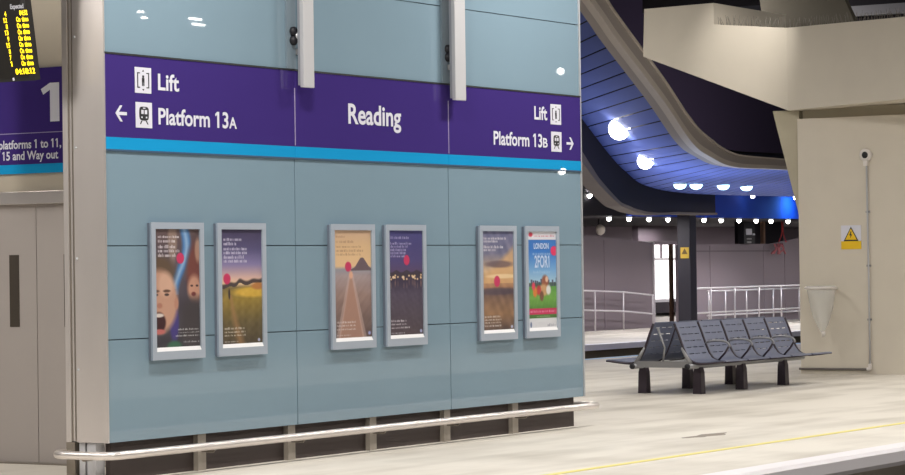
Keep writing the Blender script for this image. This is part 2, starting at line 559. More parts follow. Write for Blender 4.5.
def pict_square(x0, x1, z0, z1, kind, wall_y=YS):
    p = bx('pictogram', M_white, sg, x0, x1, wall_y - 0.003, wall_y, z0, z1, label='white square pictogram of a ' + kind)
    cx, cz, h = (x0 + x1) / 2, (z0 + z1) / 2, (z1 - z0)
    y = wall_y - 0.0031
    d = (0, -0.002, 0)
    g = MB()
    W = (x1 - x0)
    def R(a, b, c, e):  # rectangle in units of the square
        g.box(cx + a * W, cx + b * W, y - 0.002, y, cz + c * h, cz + e * h)
    if kind == 'lift':
        for sx in (-1, 1):
            a, b = sorted((sx * 0.36, sx * 0.31))
            R(a, b, -0.3, 0.3)
            a, b = sorted((sx * 0.36, sx * 0.2))
            R(a, b, 0.26, 0.3); R(a, b, -0.3, -0.26)
        R(-0.055, 0.055, 0.10, 0.19)
        R(-0.075, 0.075, -0.08, 0.09)
        R(-0.07, -0.015, -0.22, -0.08); R(0.015, 0.07, -0.22, -0.08)
        for sz in (-1, 1):
            g.prism([(cx - 0.06 * W, y, cz + sz * 0.34 * h), (cx + 0.06 * W, y, cz + sz * 0.34 * h), (cx, y, cz + sz * 0.41 * h)], d)
    else:
        pts = []
        for k in range(24):
            a = 2 * PI * k / 24
            ca, sa = math.cos(a), math.sin(a)
            pts.append((cx + 0.29 * W * math.copysign(abs(ca) ** 0.5, ca), y, cz + 0.06 * h + 0.27 * h * math.copysign(abs(sa) ** 0.5, sa)))
        g.prism(pts, d)
        g.prism([(cx - 0.16 * W, y, cz - 0.22 * h), (cx - 0.10 * W, y, cz - 0.22 * h), (cx - 0.20 * W, y, cz - 0.36 * h), (cx - 0.26 * W, y, cz - 0.36 * h)], d)
        g.prism([(cx + 0.16 * W, y, cz - 0.22 * h), (cx + 0.10 * W, y, cz - 0.22 * h), (cx + 0.20 * W, y, cz - 0.36 * h), (cx + 0.26 * W, y, cz - 0.36 * h)], d)
    g.build('glyph', M_black, p)
    if kind != 'lift':
        y2 = y - 0.0021
        for a, b, c, f in ((-0.18, -0.03, 0.04, 0.20), (0.03, 0.18, 0.04, 0.20), (-0.18, -0.10, -0.12, -0.06), (0.10, 0.18, -0.12, -0.06), (-0.07, 0.07, 0.25, 0.29)):
            MB().box(cx + a * W, cx + b * W, y2 - 0.001, y2, cz + c * h, cz + f * h).build('window_mark', M_white, p)


def arrow(cx, cz, s, sgn):
    y = YS
    g = MB()
    def P(a, b):
        return (cx + sgn * a * s, y, cz + b * s)
    g.prism([P(-0.5, -0.09), P(0.35, -0.09), P(0.35, 0.09), P(-0.5, 0.09)], (0, -0.003, 0))
    for q in (1, -1):
        g.prism([P(0.52, 0), P(0.10, q * 0.46), P(-0.10, q * 0.46), P(0.30, 0)], (0, -0.0035, 0))
    g.build('arrow', M_white, sg)


AX, AU = (1, 0, 0), (0, 0, 1)
pict_square(17.352, 17.566, 3.153, 3.364, 'lift')
pict_square(17.358, 17.572, 2.868, 3.078, 'train')
pict_square(24.165, 24.382, 3.147, 3.356, 'lift')
pict_square(24.172, 24.385, 2.866, 3.072, 'train')
arrow(17.172, 2.975, 0.142, -1)
arrow(24.565, 2.96, 0.142, 1)
B = 0.022
text('lettering', 'Lift', M_white, sg, (17.655, YS, 3.192), AX, AU, 0.138, 0.285, B)
text('lettering', 'Platform 13', M_white, sg, (17.655, YS, 2.908), AX, AU, 0.138, 0.965, B)
text('lettering', 'A', M_white, sg, (18.63, YS, 2.908), AX, AU, 0.098, 0.11, B)
text('lettering', 'Reading', M_white, sg, (20.45, YS, 3.02), AX, AU, 0.187, 0.885, B)
text('lettering', 'Lift', M_white, sg, (24.095, YS, 3.188), AX, AU, 0.138, 0.265, B, align='R')
text('lettering', 'Platform 13', M_white, sg, (23.02, YS, 2.905), AX, AU, 0.138, 0.965, B)
text('lettering', 'B', M_white, sg, (24.0, YS, 2.905), AX, AU, 0.098, 0.095, B)


# ------------------------------------------------------------------ poster cases
def canvas(W=116, H=210):
    v, u = np.mgrid[0:H, 0:W]
    return (u + 0.5) / W, (v + 0.5) / H  # u right 0..1, v down 0..1


def blend(img, mask, c):
    img[:] = img * (1 - mask[..., None]) + np.array(c, float) * mask[..., None]


def grad(img, v, stops):
    xs = [s[0] for s in stops]
    for k in range(3):
        img[..., k] = np.interp(v, xs, [s[1][k] for s in stops])


def ell(u, v, cu, cv, ru, rv, soft=0.25):
    d = np.sqrt(((u - cu) / ru) ** 2 + ((v - cv) / rv) ** 2)
    return np.clip((1 + soft - d) / (2 * soft), 0, 1)


def noise(u, v, f, seed):
    r = np.random.RandomState(seed)
    o = np.zeros_like(u)
    for k in range(7):
        a, b, p = r.uniform(-1, 1) * f, r.uniform(-1, 1) * f, r.uniform(0, 6.28)
        o += np.sin(a * u * 6.28 + b * v * 6.28 * 1.8 + p)
    return o / 7


def words(img, u, v, v0, u0, u1, h, c, seed, a=0.9):
    r = np.random.RandomState(seed)
    x = u0
    m = np.zeros_like(u)
    left = r.randint(3, 8)
    while x < u1:
        lw_ = r.uniform(.014, .026)
        top = v0 + h * (0.0 if r.rand() < .3 else .28)
        m += ((v > top) & (v < v0 + h) & (u > x) & (u < x + lw_ * .8)) * r.uniform(.65, 1)
        x += lw_
        left -= 1
        if left <= 0:
            x += .018
            left = r.randint(3, 8)
    blend(img, np.clip(m * a * 0.85, 0, 1), c)


def art_crowd():
    u, v = canvas(); img = np.zeros(u.shape + (3,))
    grad(img, v, [(0, (92, 72, 70)), (.3, (84, 74, 84)), (1, (52, 50, 56))])
    img += (noise(u, v, 3, 3) * 14)[..., None]
    blend(img, ell(u, v, .40, .10, .10, .18) * .6, (176, 150, 128))
    wv = np.clip(1 - np.abs(u - (.66 - .28 * v + .10 * np.sin(v * 9))) / .13, 0, 1)
    blend(img, np.clip(wv * 2, 0, 1) * (v < .55), (66, 118, 178))
    blend(img, np.clip(wv * 2 - .9, 0, 1) * (v < .5), (140, 176, 214))
    blend(img, ell(u, v, .93, .36, .22, .24), (112, 60, 52))
    blend(img, ell(u, v, .88, .50, .15, .11), (196, 144, 118))
    blend(img, ell(u, v, .86, .545, .05, .018), (120, 50, 48))
    for cu in (.82, .94):
        blend(img, ell(u, v, cu, .475, .03, .009), (70, 46, 44))
    blend(img, ell(u, v, .97, .18, .07, .10) * .7, (196, 160, 132))
    blend(img, ell(u, v, .86, .80, .30, .22), (58, 52, 54))
    blend(img, ell(u, v, .42, .78, .10, .16), (62, 52, 120))
    blend(img, ell(u, v, .12, .36, .33, .13), (92, 72, 54))
    blend(img, ell(u, v, .10, .60, .40, .26, .12), (198, 150, 124))
    blend(img, ell(u, v, .24, .46, .16, .10) * .6, (224, 182, 156))
    blend(img, ell(u, v, .47, .62, .045, .05), (188, 132, 108))
    for cu in (.02, .26):
        blend(img, ell(u, v, cu, .515, .08, .012), (92, 62, 48))
        blend(img, ell(u, v, cu, .545, .05, .011), (60, 44, 40))
    blend(img, ell(u, v, .10, .635, .06, .022), (176, 118, 96))
    blend(img, ell(u, v, .08, .775, .15, .085, .15), (56, 26, 28))
    blend(img, ell(u, v, .08, .715, .11, .016), (226, 214, 204))
    blend(img, ell(u, v, .08, .85, .14, .022), (196, 104, 98))
    blend(img, ell(u, v, .42, .98, .16, .05), (48, 98, 70))
    blend(img, ell(u, v, .57, .245, .085, .046, .1), (204, 48, 92))
    for k, (v0, h) in enumerate(((.055, .022), (.09, .022), (.135, .026), (.17, .026), (.205, .026))):
        words(img, u, v, v0, .08, .55 if k in (0, 3) else .46, h, (236, 230, 236), 10 + k)
    for k in range(3):
        words(img, u, v, .83 + .026 * k, .50 - .05 * (k > 1), .97, .013, (215, 215, 215), 20 + k)
    words(img, u, v, .935, .62, .97, .014, (190, 190, 195), 25)
    return img


def art_field():
    u, v = canvas(); img = np.zeros(u.shape + (3,))
    grad(img, v, [(0, (62, 54, 82)), (.18, (84, 78, 120)), (.30, (132, 122, 168)), (.42, (224, 182, 166)), (.47, (236, 200, 150)), (.5, (120, 104, 60)), (.6, (150, 124, 48)), (.8, (96, 82, 48)), (1, (66, 56, 40))])
    hz = .478 - .05 * u + .006 * np.sin(u * 22) - .02 * np.exp(-((u - .45) / .07) ** 2)
    blend(img, np.clip((v - hz + .015) * 60, 0, 1) * (v < hz + .03), (70, 58, 56))
    blend(img, ell(u, v, .8, .54, .5, .045), (214, 172, 62))
    blend(img, ell(u, v, .9, .49, .16, .03), (186, 120, 60))
    img += (noise(u, v, 9, 5) * 14 * (v > .52))[..., None]
    pth = np.clip(1 - np.abs(u - (.22 + .35 * np.clip(v - .5, 0, 1) ** 1.4 * 2)) / (.05 + .25 * np.clip(v - .55, 0, 1)), 0, 1) * (v > .56)
    blend(img, pth * .75, (160, 118, 74))
    blend(img, ell(u, v, .20, .555, .022, .045), (46, 38, 42))
    blend(img, ell(u, v, .15, .425, .085, .046, .1), (204, 48, 92))
    for k, (v0, h, e) in enumerate(((.075, .026, .5), (.11, .026, .38), (.155, .026, .62), (.19, .026, .64), (.225, .026, .55), (.26, .026, .62))):
        words(img, u, v, v0, .08, e, h, (226, 222, 240), 30 + k)
    for k in range(3):
        words(img, u, v, .84 + .03 * k, .08, .56, .015, (222, 216, 205), 40 + k)
    words(img, u, v, .955, .08, .4, .014, (200, 196, 190), 45)
    blend(img, ell(u, v, .91, .955, .03, .014), (180, 186, 220))
    return img


def art_path():
    u, v = canvas(); img = np.zeros(u.shape + (3,))
    grad(img, v, [(0, (206, 170, 140)), (.15, (226, 188, 140)), (.33, (236, 196, 146)), (.36, (150, 150, 160)), (.42, (168, 150, 150)), (.6, (150, 122, 112)), (1, (86, 68, 64))])
    hill = np.clip(.36 - .11 * np.exp(-((u - .75) / .16) ** 2), 0, 1)
    blend(img, ((v > hill) & (v < .37) & (u > .45)).astype(float), (104, 86, 92))
    img += (noise(u, v, 10, 8) * 12 * (v > .4))[..., None]
    wd = .02 + .55 * np.clip(v - .38, 0, 1)
    blend(img, np.clip((wd - np.abs(u - .45)) / .03, 0, 1) * (v > .39) * .85, (176, 132, 112))
    blend(img, np.clip((.015 + .05 * v - np.abs(np.abs(u - .45) - wd)) / .02, 0, 1) * (v > .4) * .5, (206, 178, 168))
    blend(img, ell(u, v, .38, .335, .085, .045, .1), (204, 48, 92))
    blend(img, ell(u, v, .45, .41, .05, .035), (226, 170, 140))
    for k, (v0, h, e) in enumerate(((.05, .022, .32), (.095, .022, .52), (.14, .024, .72), (.175, .024, .78), (.21, .024, .70))):
        words(img, u, v, v0, .06, e, h, (166, 128, 98), 50 + k, .8)
    for k in range(3):
        words(img, u, v, .83 + .032 * k, .06, .55, .016, (224, 214, 210), 60 + k)
    words(img, u, v, .95, .06, .42, .014, (210, 200, 200), 65)
    blend(img, ell(u, v, .93, .945, .035, .016), (150, 160, 215))
    return img


def art_harbour():
    u, v = canvas(); img = np.zeros(u.shape + (3,))
    grad(img, v, [(0, (64, 62, 120)), (.28, (74, 66, 118)), (.38, (84, 66, 104)), (.42, (60, 50, 70)), (.48, (52, 44, 66)), (.6, (78, 68, 86)), (1, (74, 62, 66))])
    blend(img, ((v > .385 + .012 * np.sin(u * 21)) & (v < .44)).astype(float), (58, 48, 60))
    r = np.random.RandomState(4)
    for k in range(16):
        cu = r.uniform(.03, .97); cv = r.uniform(.42, .46)
        blend(img, ell(u, v, cu, cv, .022, .009), (244, 206, 150))
        blend(img, ell(u, v, cu, cv + .06, .016, .03) * .25, (214, 160, 120))
    for cu in (.14, .42, .72):
        blend(img, ell(u, v, cu, .44, .04, .013), (246, 214, 170))
    img += (noise(u, v, 10, 18) * 8 * (v > .5))[..., None]
    blend(img, ell(u, v, .53, .28, .085, .048, .1), (204, 48, 92))
    for k, (v0, h, e) in enumerate(((.055, .026, .62), (.11, .024, .66), (.14, .024, .56), (.17, .024, .52), (.20, .024, .5), (.23, .024, .45))):
        words(img, u, v, v0, .06, e, h, (206, 198, 232), 70 + k, .85)
    for k in range(3):
        words(img, u, v, .84 + .032 * k, .06, .5 + .08 * (k > 1), .016, (226, 220, 226), 80 + k)
    words(img, u, v, .955, .06, .45, .014, (200, 200, 210), 85)
    blend(img, ell(u, v, .93, .95, .035, .016), (170, 176, 215))
    return img


def art_cliff():
    u, v = canvas(); img = np.zeros(u.shape + (3,))
    grad(img, v, [(0, (104, 106, 140)), (.22, (116, 116, 142)), (.40, (206, 172, 132)), (.55, (176, 128, 92)), (.60, (96, 74, 72)), (.68, (128, 98, 78)), (.82, (150, 112, 78)), (1, (84, 66, 60))])
    up = ell(u, v, .78, .36, .62, .20)
    img += (noise(u, v, 5, 28) * 26)[..., None] * np.array([1, .8, .6])
    blend(img, np.clip((v - (.42 - .30 * u ** 1.2)) * 14, 0, 1) * (v < .52) * .75, (226, 176, 118))
    blend(img, ell(u, v, .55, .33, .42, .035) * .7, (92, 74, 82))
    blend(img, ell(u, v, .65, .45, .5, .022) * .7, (250, 224, 176))
    blend(img, ell(u, v, .5, .60, .7, .035) * .7, (78, 66, 78))
    blend(img, ell(u, v, .47, .50, .095, .055, .1), (204, 48, 92))
    for k, (v0, h, e) in enumerate(((.06, .026, .76), (.09, .026, .5), (.145, .026, .66), (.175, .026, .42))):
        words(img, u, v, v0, .06, e, h, (236, 230, 236), 90 + k)
    for k in range(4):
        words(img, u, v, .84 + .03 * k, .06, .58, .016, (230, 224, 220), 95 + k)
    blend(img, ell(u, v, .93, .955, .035, .015), (180, 190, 220))
    return img


def art_offer():
    u, v = canvas(); img = np.zeros(u.shape + (3,))
    grad(img, v, [(0, (60, 116, 190)), (.2, (52, 120, 204)), (.4, (120, 176, 226)), (.52, (170, 206, 226)), (.53, (84, 150, 66)), (.68, (112, 172, 70)), (.79, (84, 140, 56)), (1, (80, 130, 56))])
    sky = np.random.RandomState(2)
    for k in range(16):
        cu = k / 15; hh = sky.uniform(.02, .09)
        blend(img, ((np.abs(u - cu) < .028) & (v > .55 - hh) & (v < .56)).astype(float) * .85, (66, 66, 92))
    for cu, cv, ru, rv, c in ((.60, .52, .12, .07, (150, 84, 60)), (.55, .60, .16, .06, (206, 160, 110)), (.38, .60, .08, .05, (196, 60, 60)), (.25, .62, .07, .05, (214, 120, 50)), (.72, .60, .08, .05, (226, 226, 220)), (.48, .66, .07, .05, (120, 80, 60)), (.2, .56, .06, .04, (226, 70, 90)), (.66, .49, .05, .03, (230, 190, 160))):
        blend(img, ell(u, v, cu, cv, ru, rv), c)
    img += (noise(u, v, 12, 38) * 10 * (v > .5))[..., None]
    blend(img, ell(u, v, .93, .20, .12, .05, .1), (232, 50, 96))
    blend(img, (v < .085).astype(float), (228, 228, 234))
    blend(img, ell(u, v, .12, .035, .07, .022), (212, 60, 80))
    words(img, u, v, .035, .22, .92, .022, (190, 90, 110), 101, .7)
    words(img, u, v, .22, .18, .80, .022, (200, 220, 240), 102, .7)
    words(img, u, v, .40, .2, .78, .03, (190, 214, 236), 103, .5)
    blend(img, ((v > .785) & (v < .85)).astype(float), (206, 40, 86))
    words(img, u, v, .803, .08, .94, .026, (240, 190, 206), 104, .8)
    blend(img, ((v >= .85) & (v < .885)).astype(float), (74, 120, 52))
    words(img, u, v, .858, .3, .75, .016, (180, 206, 160), 105, .7)
    blend(img, (v >= .885).astype(float), (226, 228, 232))
    words(img, u, v, .945, .66, .94, .026, (140, 144, 160), 106, .8)
    blend(img, ell(u, v, .1, .95, .03, .03), (110, 130, 170))
    return img


def poster_mesh(img, x0, x1, z0, z1, y, parent):
    H, W = img.shape[:2]
    off = WORLD[parent.name]
    xs = np.linspace(x0, x1, W) - off.x
    zs = np.linspace(z1, z0, H) - off.z
    co = np.zeros((H, W, 3))
    co[..., 0] = xs[None, :]
    co[..., 1] = y - off.y
    co[..., 2] = zs[:, None]
    idx = np.arange(H * W).reshape(H, W)
    fa = np.stack([idx[:-1, :-1], idx[1:, :-1], idx[1:, 1:], idx[:-1, 1:]], -1).reshape(-1, 4)
    me = bpy.data.meshes.new('poster')
    me.from_pydata(co.reshape(-1, 3).tolist(), [], fa.tolist())
    at = me.color_attributes.new('print', 'FLOAT_COLOR', 'POINT')
    img = img * 0.86 + np.array((112, 108, 120.0)) * 0.14  # haze over the posters mixed into the print colours
    c = np.clip(img, 0, 255) / 255
    c = np.where(c <= 0.04045, c / 12.92, ((c + 0.055) / 1.055) ** 2.4)
    rgba = np.concatenate([c, np.ones((H, W, 1))], -1).reshape(-1)
    at.data.foreach_set('color', rgba.astype(np.float32))
    me.materials.append(M_print)
    o = bpy.data.objects.new('poster', me)
    COL.objects.link(o)
    o.parent = parent
    WORLD[o.name] = off.copy()
    return o


M_print = vcol_mat('printed_poster', 0.3, 0.3)
M_case = mat('case_side', (120, 130, 145), 0.5, 0.2)
M_lip2 = mat('case_lip_highlight', (225, 225, 228), 0.35)  # white stands for light caught on the lower bevel
cases = [
    (17.50, 18.21, art_crowd, 'leftmost grey framed poster on the glass wall, a shouting young man in a crowd', 'shouting face in a crowd'),
    (18.40, 19.10, art_field, 'grey framed poster of a golden field and path under a violet evening sky', 'golden field at dusk'),
    (20.10, 20.815, art_path, 'grey framed poster of a straight stone causeway under a pale orange sky', 'straight path to the sea at sunrise'),
    (21.00, 21.695, art_harbour, 'grey framed poster of harbour lights across dark water under a purple night sky', 'harbour lights at night'),
    (22.675, 23.385, art_cliff, 'grey framed poster of a golden sunset cliff and sea, left of the bright blue poster', 'golden cliff at sunset'),
    (23.56, 24.25, art_offer, 'rightmost framed poster, bright blue and green with the word London', 'blue sky and green park with large white words'),
]
for (a, b, fn, lab, pl) in cases:
    z0, z1 = 0.955, 2.093
    t = thing('poster_case', lab, 'poster case', (a, -0.06, z0), 'framed posters on the glass wall')
    f = MB()
    e = 0.055
    f.box(a, a + e, -0.05, -0.03, z0, z1).box(b - e, b, -0.05, -0.03, z0, z1)
    f.box(a + e, b - e, -0.05, -0.03, z1 - e, z1).box(a + e, b - e, -0.05, -0.03, z0, z0 + e + 0.015)
    f.build('frame', M_frame, t)
    MB().box(a + 0.006, b - 0.006, -0.03, 0.0, z0 + 0.006, z1 - 0.006).build('back_box', M_case, t)
    MB().prism([(a + e, -0.05, z0 + e + 0.015), (a + e, -0.035, z0 + e + 0.015), (a + e, -0.035, z0 + e + 0.05)], (b - a - 2 * e, 0, 0)).build('lower_lip', M_lip2, t, label='lower lip painted white as if catching light')
    p = poster_mesh(fn(), a + e, b - e, z0 + e + 0.03, z1 - e, -0.036, t)
    p['label'] = 'printed poster with ' + pl
    if fn is art_offer:
        pw = b - a - 2 * e
        M_head = mat('headline_pale', (190, 206, 232), 0.4)
        text('headline', 'LONDON', M_head, p, (a + e + pw * .22, -0.036, 1.862), AX, AU, 0.058, pw * .52, 0.03, 0.002)
        text('headline', '2FOR1', M_head, p, (a + e + pw * .24, -0.036, 1.672), AX, AU, 0.125, pw * .52, 0.02, 0.002)

# ================================================================== LIFT LOBBY ON THE LEFT
XL = 18.33
wl = MB().box(XL, XL + 0.2, 0.4, 6.0, 2.41, 6.2).build('wall_left', M_beige)
struct(wl)
dr = bpy.data.objects.new('door_1', None)
dr.location = (XL, 1.9, 0)
COL.objects.link(dr)
WORLD[dr.name] = Vector(dr.location)
struct(dr)
pl_ = MB().box(XL, XL + 0.05, 1.905, 2.75, 0.01, 2.30).build('door_panel', M_door, dr)
pr_ = MB().box(XL, XL + 0.05, 1.05, 1.898, 0.01, 2.30).build('door_panel', M_door, dr)
M_vis = mat('vision_glass', (70, 64, 58), 0.15)
bx('vision_window', M_vis, pl_, XL - 0.006, XL, 2.105, 2.215, 1.21, 1.85)
bx('vision_window', M_vis, pr_, XL - 0.006, XL, 1.475, 1.585, 1.21, 1.85)
bx('header', M_steel, dr, XL - 0.08, XL + 0.1, 0.4, 4.0, 2.30, 2.41, bev=0.004)
bx('sill', M_steel_d, dr, XL - 0.1, XL + 0.05, 1.0, 2.8, 0.0, 0.01)
struct(bx('trim_4', M_beige, None, XL, XL + 0.2, 0.42, 1.05, 0, 2.30))
struct(bx('trim_5', M_beige, None, XL, XL + 0.2, 2.75, 6.0, 0, 2.30))

s2 = thing('platform_sign', 'purple sign over the lift doors listing platforms with a large white 1', 'sign', (XL - 0.02, 1.5, 2.57))
XS = XL - 0.03
bx('sign_panel', M_purple, s2, XS, XL, 0.9, 3.4, 2.652, 3.50)
bx('stripe', M_cyan, s2, XS, XL, 0.9, 3.4, 2.57, 2.652, label='light blue stripe')
bx('rule', M_seam, s2, XS - 0.002, XS, 1.2, 3.3, 2.925, 2.932)
LX, LU = (0, -1, 0), (0, 0, 1)
text('lettering', '1', M_white, s2, (XS, 1.80, 3.03), LX, LU, 0.345, 0.21, 0.02)
text('lettering', 'platforms 1 to 11,', M_white, s2, (XS, 2.295, 2.795), LX, LU, 0.078, 0.72, B)
text('lettering', ', 15 and Way out', M_white, s2, (XS, 2.31, 2.695), LX, LU, 0.078, 0.70, B)

# departures display, tilted down
BO = Vector((16.6, 0.405, 3.235))
bu = Vector((-0.165, 0, 0.986)).normalized()
br = Vector((0, -1, 0))
bn = br.cross(bu)
bd = thing('departure_board', 'black hanging departures display with yellow lit lettering over the lift lobby', 'display', BO)
MB().obox(BO - br * 1.5, br * 1.5, bu * 1.0, -bn * 0.07).build('housing', M_board, bd)
MB().obox(BO - br * 1.46 + bu * 0.03 + bn * 0.001, br * 1.40, bu * 0.93, bn * 0.002).build('screen', mat('screen_black', (30, 28, 26), 0.3), bd)


def bt(s, right_px, v, cap, width, m=M_led):
    """text whose right end sits right_px left of the board's right edge, v above its foot"""
    text('lettering', s, m, bd, BO - br * (right_px - 0.075) + bu * v + bn * 0.004, br, bu, cap * 1.1, width, 0.035, 0.001, align='R')


for k in range(8):
    bt('On', 0.145, 0.125 + 0.0505 * k, 0.036, 0.042)
    bt('time', 0.062, 0.125 + 0.0505 * k, 0.036, 0.068)
bt('04:32', 0.062, 0.125 + 0.0505 * 8, 0.036, 0.085)
bt('04:18:12', 0.056, 0.058, 0.042, 0.205)
for k, s in enumerate(('1', '7', '8', '15', '9', '13', '8', '12', '4')):
    bt(s, 0.285, 0.125 + 0.0505 * k, 0.036, 0.02 * len(s))
M_grey_t = mat('display_grey_text', (150, 150, 155), 0.5, emit=(150, 150, 160), estr=0.35)
bt('Expected', 0.095, 0.585, 0.034, 0.14, M_grey_t)
bt('s', 0.28, 0.01, 0.03, 0.022, M_white)
MB().tube([BO - br * 0.5 + bu * 0.9 - bn * 0.07, BO - br * 0.5 + Vector((-.1, 0, 3.0)) - bn * 0.07], 0.02, 8).build('hanger', M_dark, bd)

# ================================================================== BENCH
bench = thing('bench', 'back to back blue grey metal bench with five seats a side and black legs', 'bench', (32.8, 2.33, 0))
prof = cr([(0.0, 0.925), (0.055, 0.80), (0.115, 0.64), (0.175, 0.51), (0.235, 0.44), (0.33, 0.408), (0.46, 0.410), (0.60, 0.425), (0.69, 0.435), (0.735, 0.427)], 6)
# resample by length
L = [0]
for a, b in zip(prof, prof[1:]):
    L.append(L[-1] + (b - a).length)


def at_len(t):
    t = max(0, min(L[-1], t))
    for i in range(len(L) - 1):
        if L[i + 1] >= t:
            f = (t - L[i]) / max(1e-9, L[i + 1] - L[i])
            return prof[i].lerp(prof[i + 1], f)
    return prof[-1]


def seat_mesh():
    bm = bmesh.new()
    W = 0.605
    xs = [0, 0.06, 0.19, 0.24, 0.365, 0.415, 0.545, W]
    slots_x = {1, 3, 5}
    ts, slot_t = [0.0, 0.035], set()
    t = 0.07
    n = 0
    ts = [0.0, 0.03, 0.06]
    while t < L[-1] - 0.06:
        in_back = t < 0.46
        in_pan = t > 0.66
        if in_back or in_pan:
            ts += [t, t + 0.013]
            slot_t.add(len(ts) - 2)
            t += 0.092
        else:
            ts += [t]
            t += 0.03
    ts += [L[-1] - 0.03, L[-1]]
    g = []
    for t in ts:
        p = at_len(t)
        g.append([bm.verts.new((x, -p.x, p.y)) for x in xs])
    for i in range(len(ts) - 1):
        for j in range(len(xs) - 1):
            if i in slot_t and j in slots_x:
                continue
            f = bm.faces.new((g[i][j], g[i][j + 1], g[i + 1][j + 1], g[i + 1][j]))
            f.smooth = False
    me = bpy.data.meshes.new('seat')
    bm.to_mesh(me)
    bm.free()
    me.materials.append(M_seat)
    return me


me_seat = seat_mesh()
proto = None
BX0, PITCH_S = 31.14, 0.67


def seat(row, k):
    o = bpy.data.objects.new('seat', me_seat)
    COL.objects.link(o)
    o.parent = bench
    if row == 0:
        o.location = Vector((BX0 + k * PITCH_S, 2.19, 0)) - WORLD[bench.name]
    else:
        o.location = Vector((BX0 + k * PITCH_S + 0.605, 2.47, 0)) - WORLD[bench.name]
        o.rotation_euler = (0, 0, PI)
    md = o.modifiers.new('thickness', 'SOLIDIFY')
    md.thickness = 0.014
    md.offset = 0
    WORLD[o.name] = WORLD[bench.name]
    return o


def fy(row, u):
    return 2.19 - u if row == 0 else 2.47 + u


for row in (0, 1):
    for k in range(5):
        seat(row, k)
    yb = fy(row, 0.26)
    MB().tube([(30.98, yb, 0.362), (34.5, yb, 0.362)], 0.036, 12).build('beam', M_seatfr, bench)
    MB().lathe((30.985, yb, 0.362), (-1, 0, 0), [(0.037, 0), (0.037, 0.02), (0, 0.025)], 14).build('end_cap', M_black, bench)
    for x in (31.3, 32.55, 33.85):
        g = MB()
        b0, b1, h = 0.062, 0.042, 0.345
        lo = [(x - b0, yb - b0, 0), (x + b0, yb - b0, 0), (x + b0, yb + b0, 0), (x - b0, yb + b0, 0)]
        hi = [(x - b1, yb - b1, h), (x + b1, yb - b1, h), (x + b1, yb + b1, h), (x - b1, yb + b1, h)]
        mid = [(x - b0 * .88, yb - b0 * .88, h * .8), (x + b0 * .88, yb - b0 * .88, h * .8), (x + b0 * .88, yb + b0 * .88, h * .8), (x - b0 * .88, yb + b0 * .88, h * .8)]
        V = [[g.bm.verts.new(p) for p in ring] for ring in (lo, mid, hi)]
        for i in range(2):
            for q in range(4):
                g.bm.faces.new((V[i][q], V[i][(q + 1) % 4], V[i + 1][(q + 1) % 4], V[i + 1][q]))
        g.bm.faces.new(V[0][::-1]); g.bm.faces.new(V[2])
        g.build('leg', M_leg, bench)
    # side frames under each seat joint follow the shell
    for k in range(6):
        x = BX0 + k * PITCH_S - 0.032
        pts = [(x, fy(row, at_len(t).x + 0.012), at_len(t).y - 0.014) for t in np.linspace(0.0, L[-1] * 0.97, 22)]
        ra = [0.016] * 14 + [0.015, 0.014, 0.013, 0.012, 0.012, 0.012, 0.011, 0.01]
        MB().tube(pts, ra, 8).build('side_frame', M_leg if 0 < k else M_leg, bench)
    for k in range(1, 5):
        x = BX0 + k * PITCH_S - 0.032
        pts = cr([(x, fy(row, 0.115), 0.64), (x, fy(row, 0.20), 0.668), (x, fy(row, 0.32), 0.672), (x, fy(row, 0.42), 0.655), (x, fy(row, 0.465), 0.62), (x, fy(row, 0.465), 0.59)], 5)
        am = MB().tube(pts, 0.016, 8).build('armrest', M_seatfr, bench, label='pale metal armrest')
        MB().tube([(x, fy(row, 0.46), 0.60), (x, fy(row, 0.40), 0.51), (x, fy(row, 0.31), 0.42)], 0.014, 8).build('support', M_leg, am)
for x in (31.06, 32.55, 33.85):
    g = MB().box(x - 0.02, x + 0.02, 1.93, 2.73, 0.345, 0.425)
    g.build('cross_bar', M_seatfr, bench)
MB().tube([(31.07, 2.33, 0.42), (31.07, 2.30, 0.60), (31.07, 2.40, 0.86)], 0.014, 8).build('strut', M_seatfr, bench)
for row in (0, 1):
    MB().tube([(31.07, fy(row, .255), 0.40), (31.07, fy(row, .13), 0.60)], [0.035, 0.014], 8).build('end_bracket', M_seatfr, bench)

# ================================================================== CONCRETE PIER
XP = 37.3
pier = thing('pier', 'beige concrete pier carrying a heavy angled crosshead behind the bench', 'pier', (XP, 2, 0))
MB().box(XP, XP + 3.5, -1.6, 3.245, 0, 3.84).build('shaft', M_conc, pier)
MB().box(XP + 0.10, XP + 3.4, -1.5, 3.2, 3.84, 4.0).build('shadow_recess', M_conc2, pier)  # recess and darker tone put in for the shadow under the beam
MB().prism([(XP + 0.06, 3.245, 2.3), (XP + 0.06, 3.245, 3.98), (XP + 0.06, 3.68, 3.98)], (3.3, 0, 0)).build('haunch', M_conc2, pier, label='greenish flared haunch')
KX = XP - 0.12
g = MB()
# left cantilever
g.prism([(KX, 3.34, 3.97), (KX, 5.79, 4.91), (KX, 5.76, 5.65), (KX, 4.56, 5.67), (KX, 4.56, 5.34), (KX, 3.34, 5.215)], (2.6, 0, 0))
g.build('crosshead', M_conc, pier, label='tapering crosshead arm over the track')
g = MB()
a0 = Vector((KX, 3.34, 0)); d = Vector((-0.30, -1, 0)) * 4.0
g.prism([a0 + Vector((0, 0, 3.97)), a0 + d + Vector((0, 0, 4.06)), a0 + d + Vector((0, 0, 5.2)), a0 + Vector((0, 0, 5.215))], (4.8, 0, 0))
g.build('crosshead', M_conc, pier, label='crosshead beam above the pier')
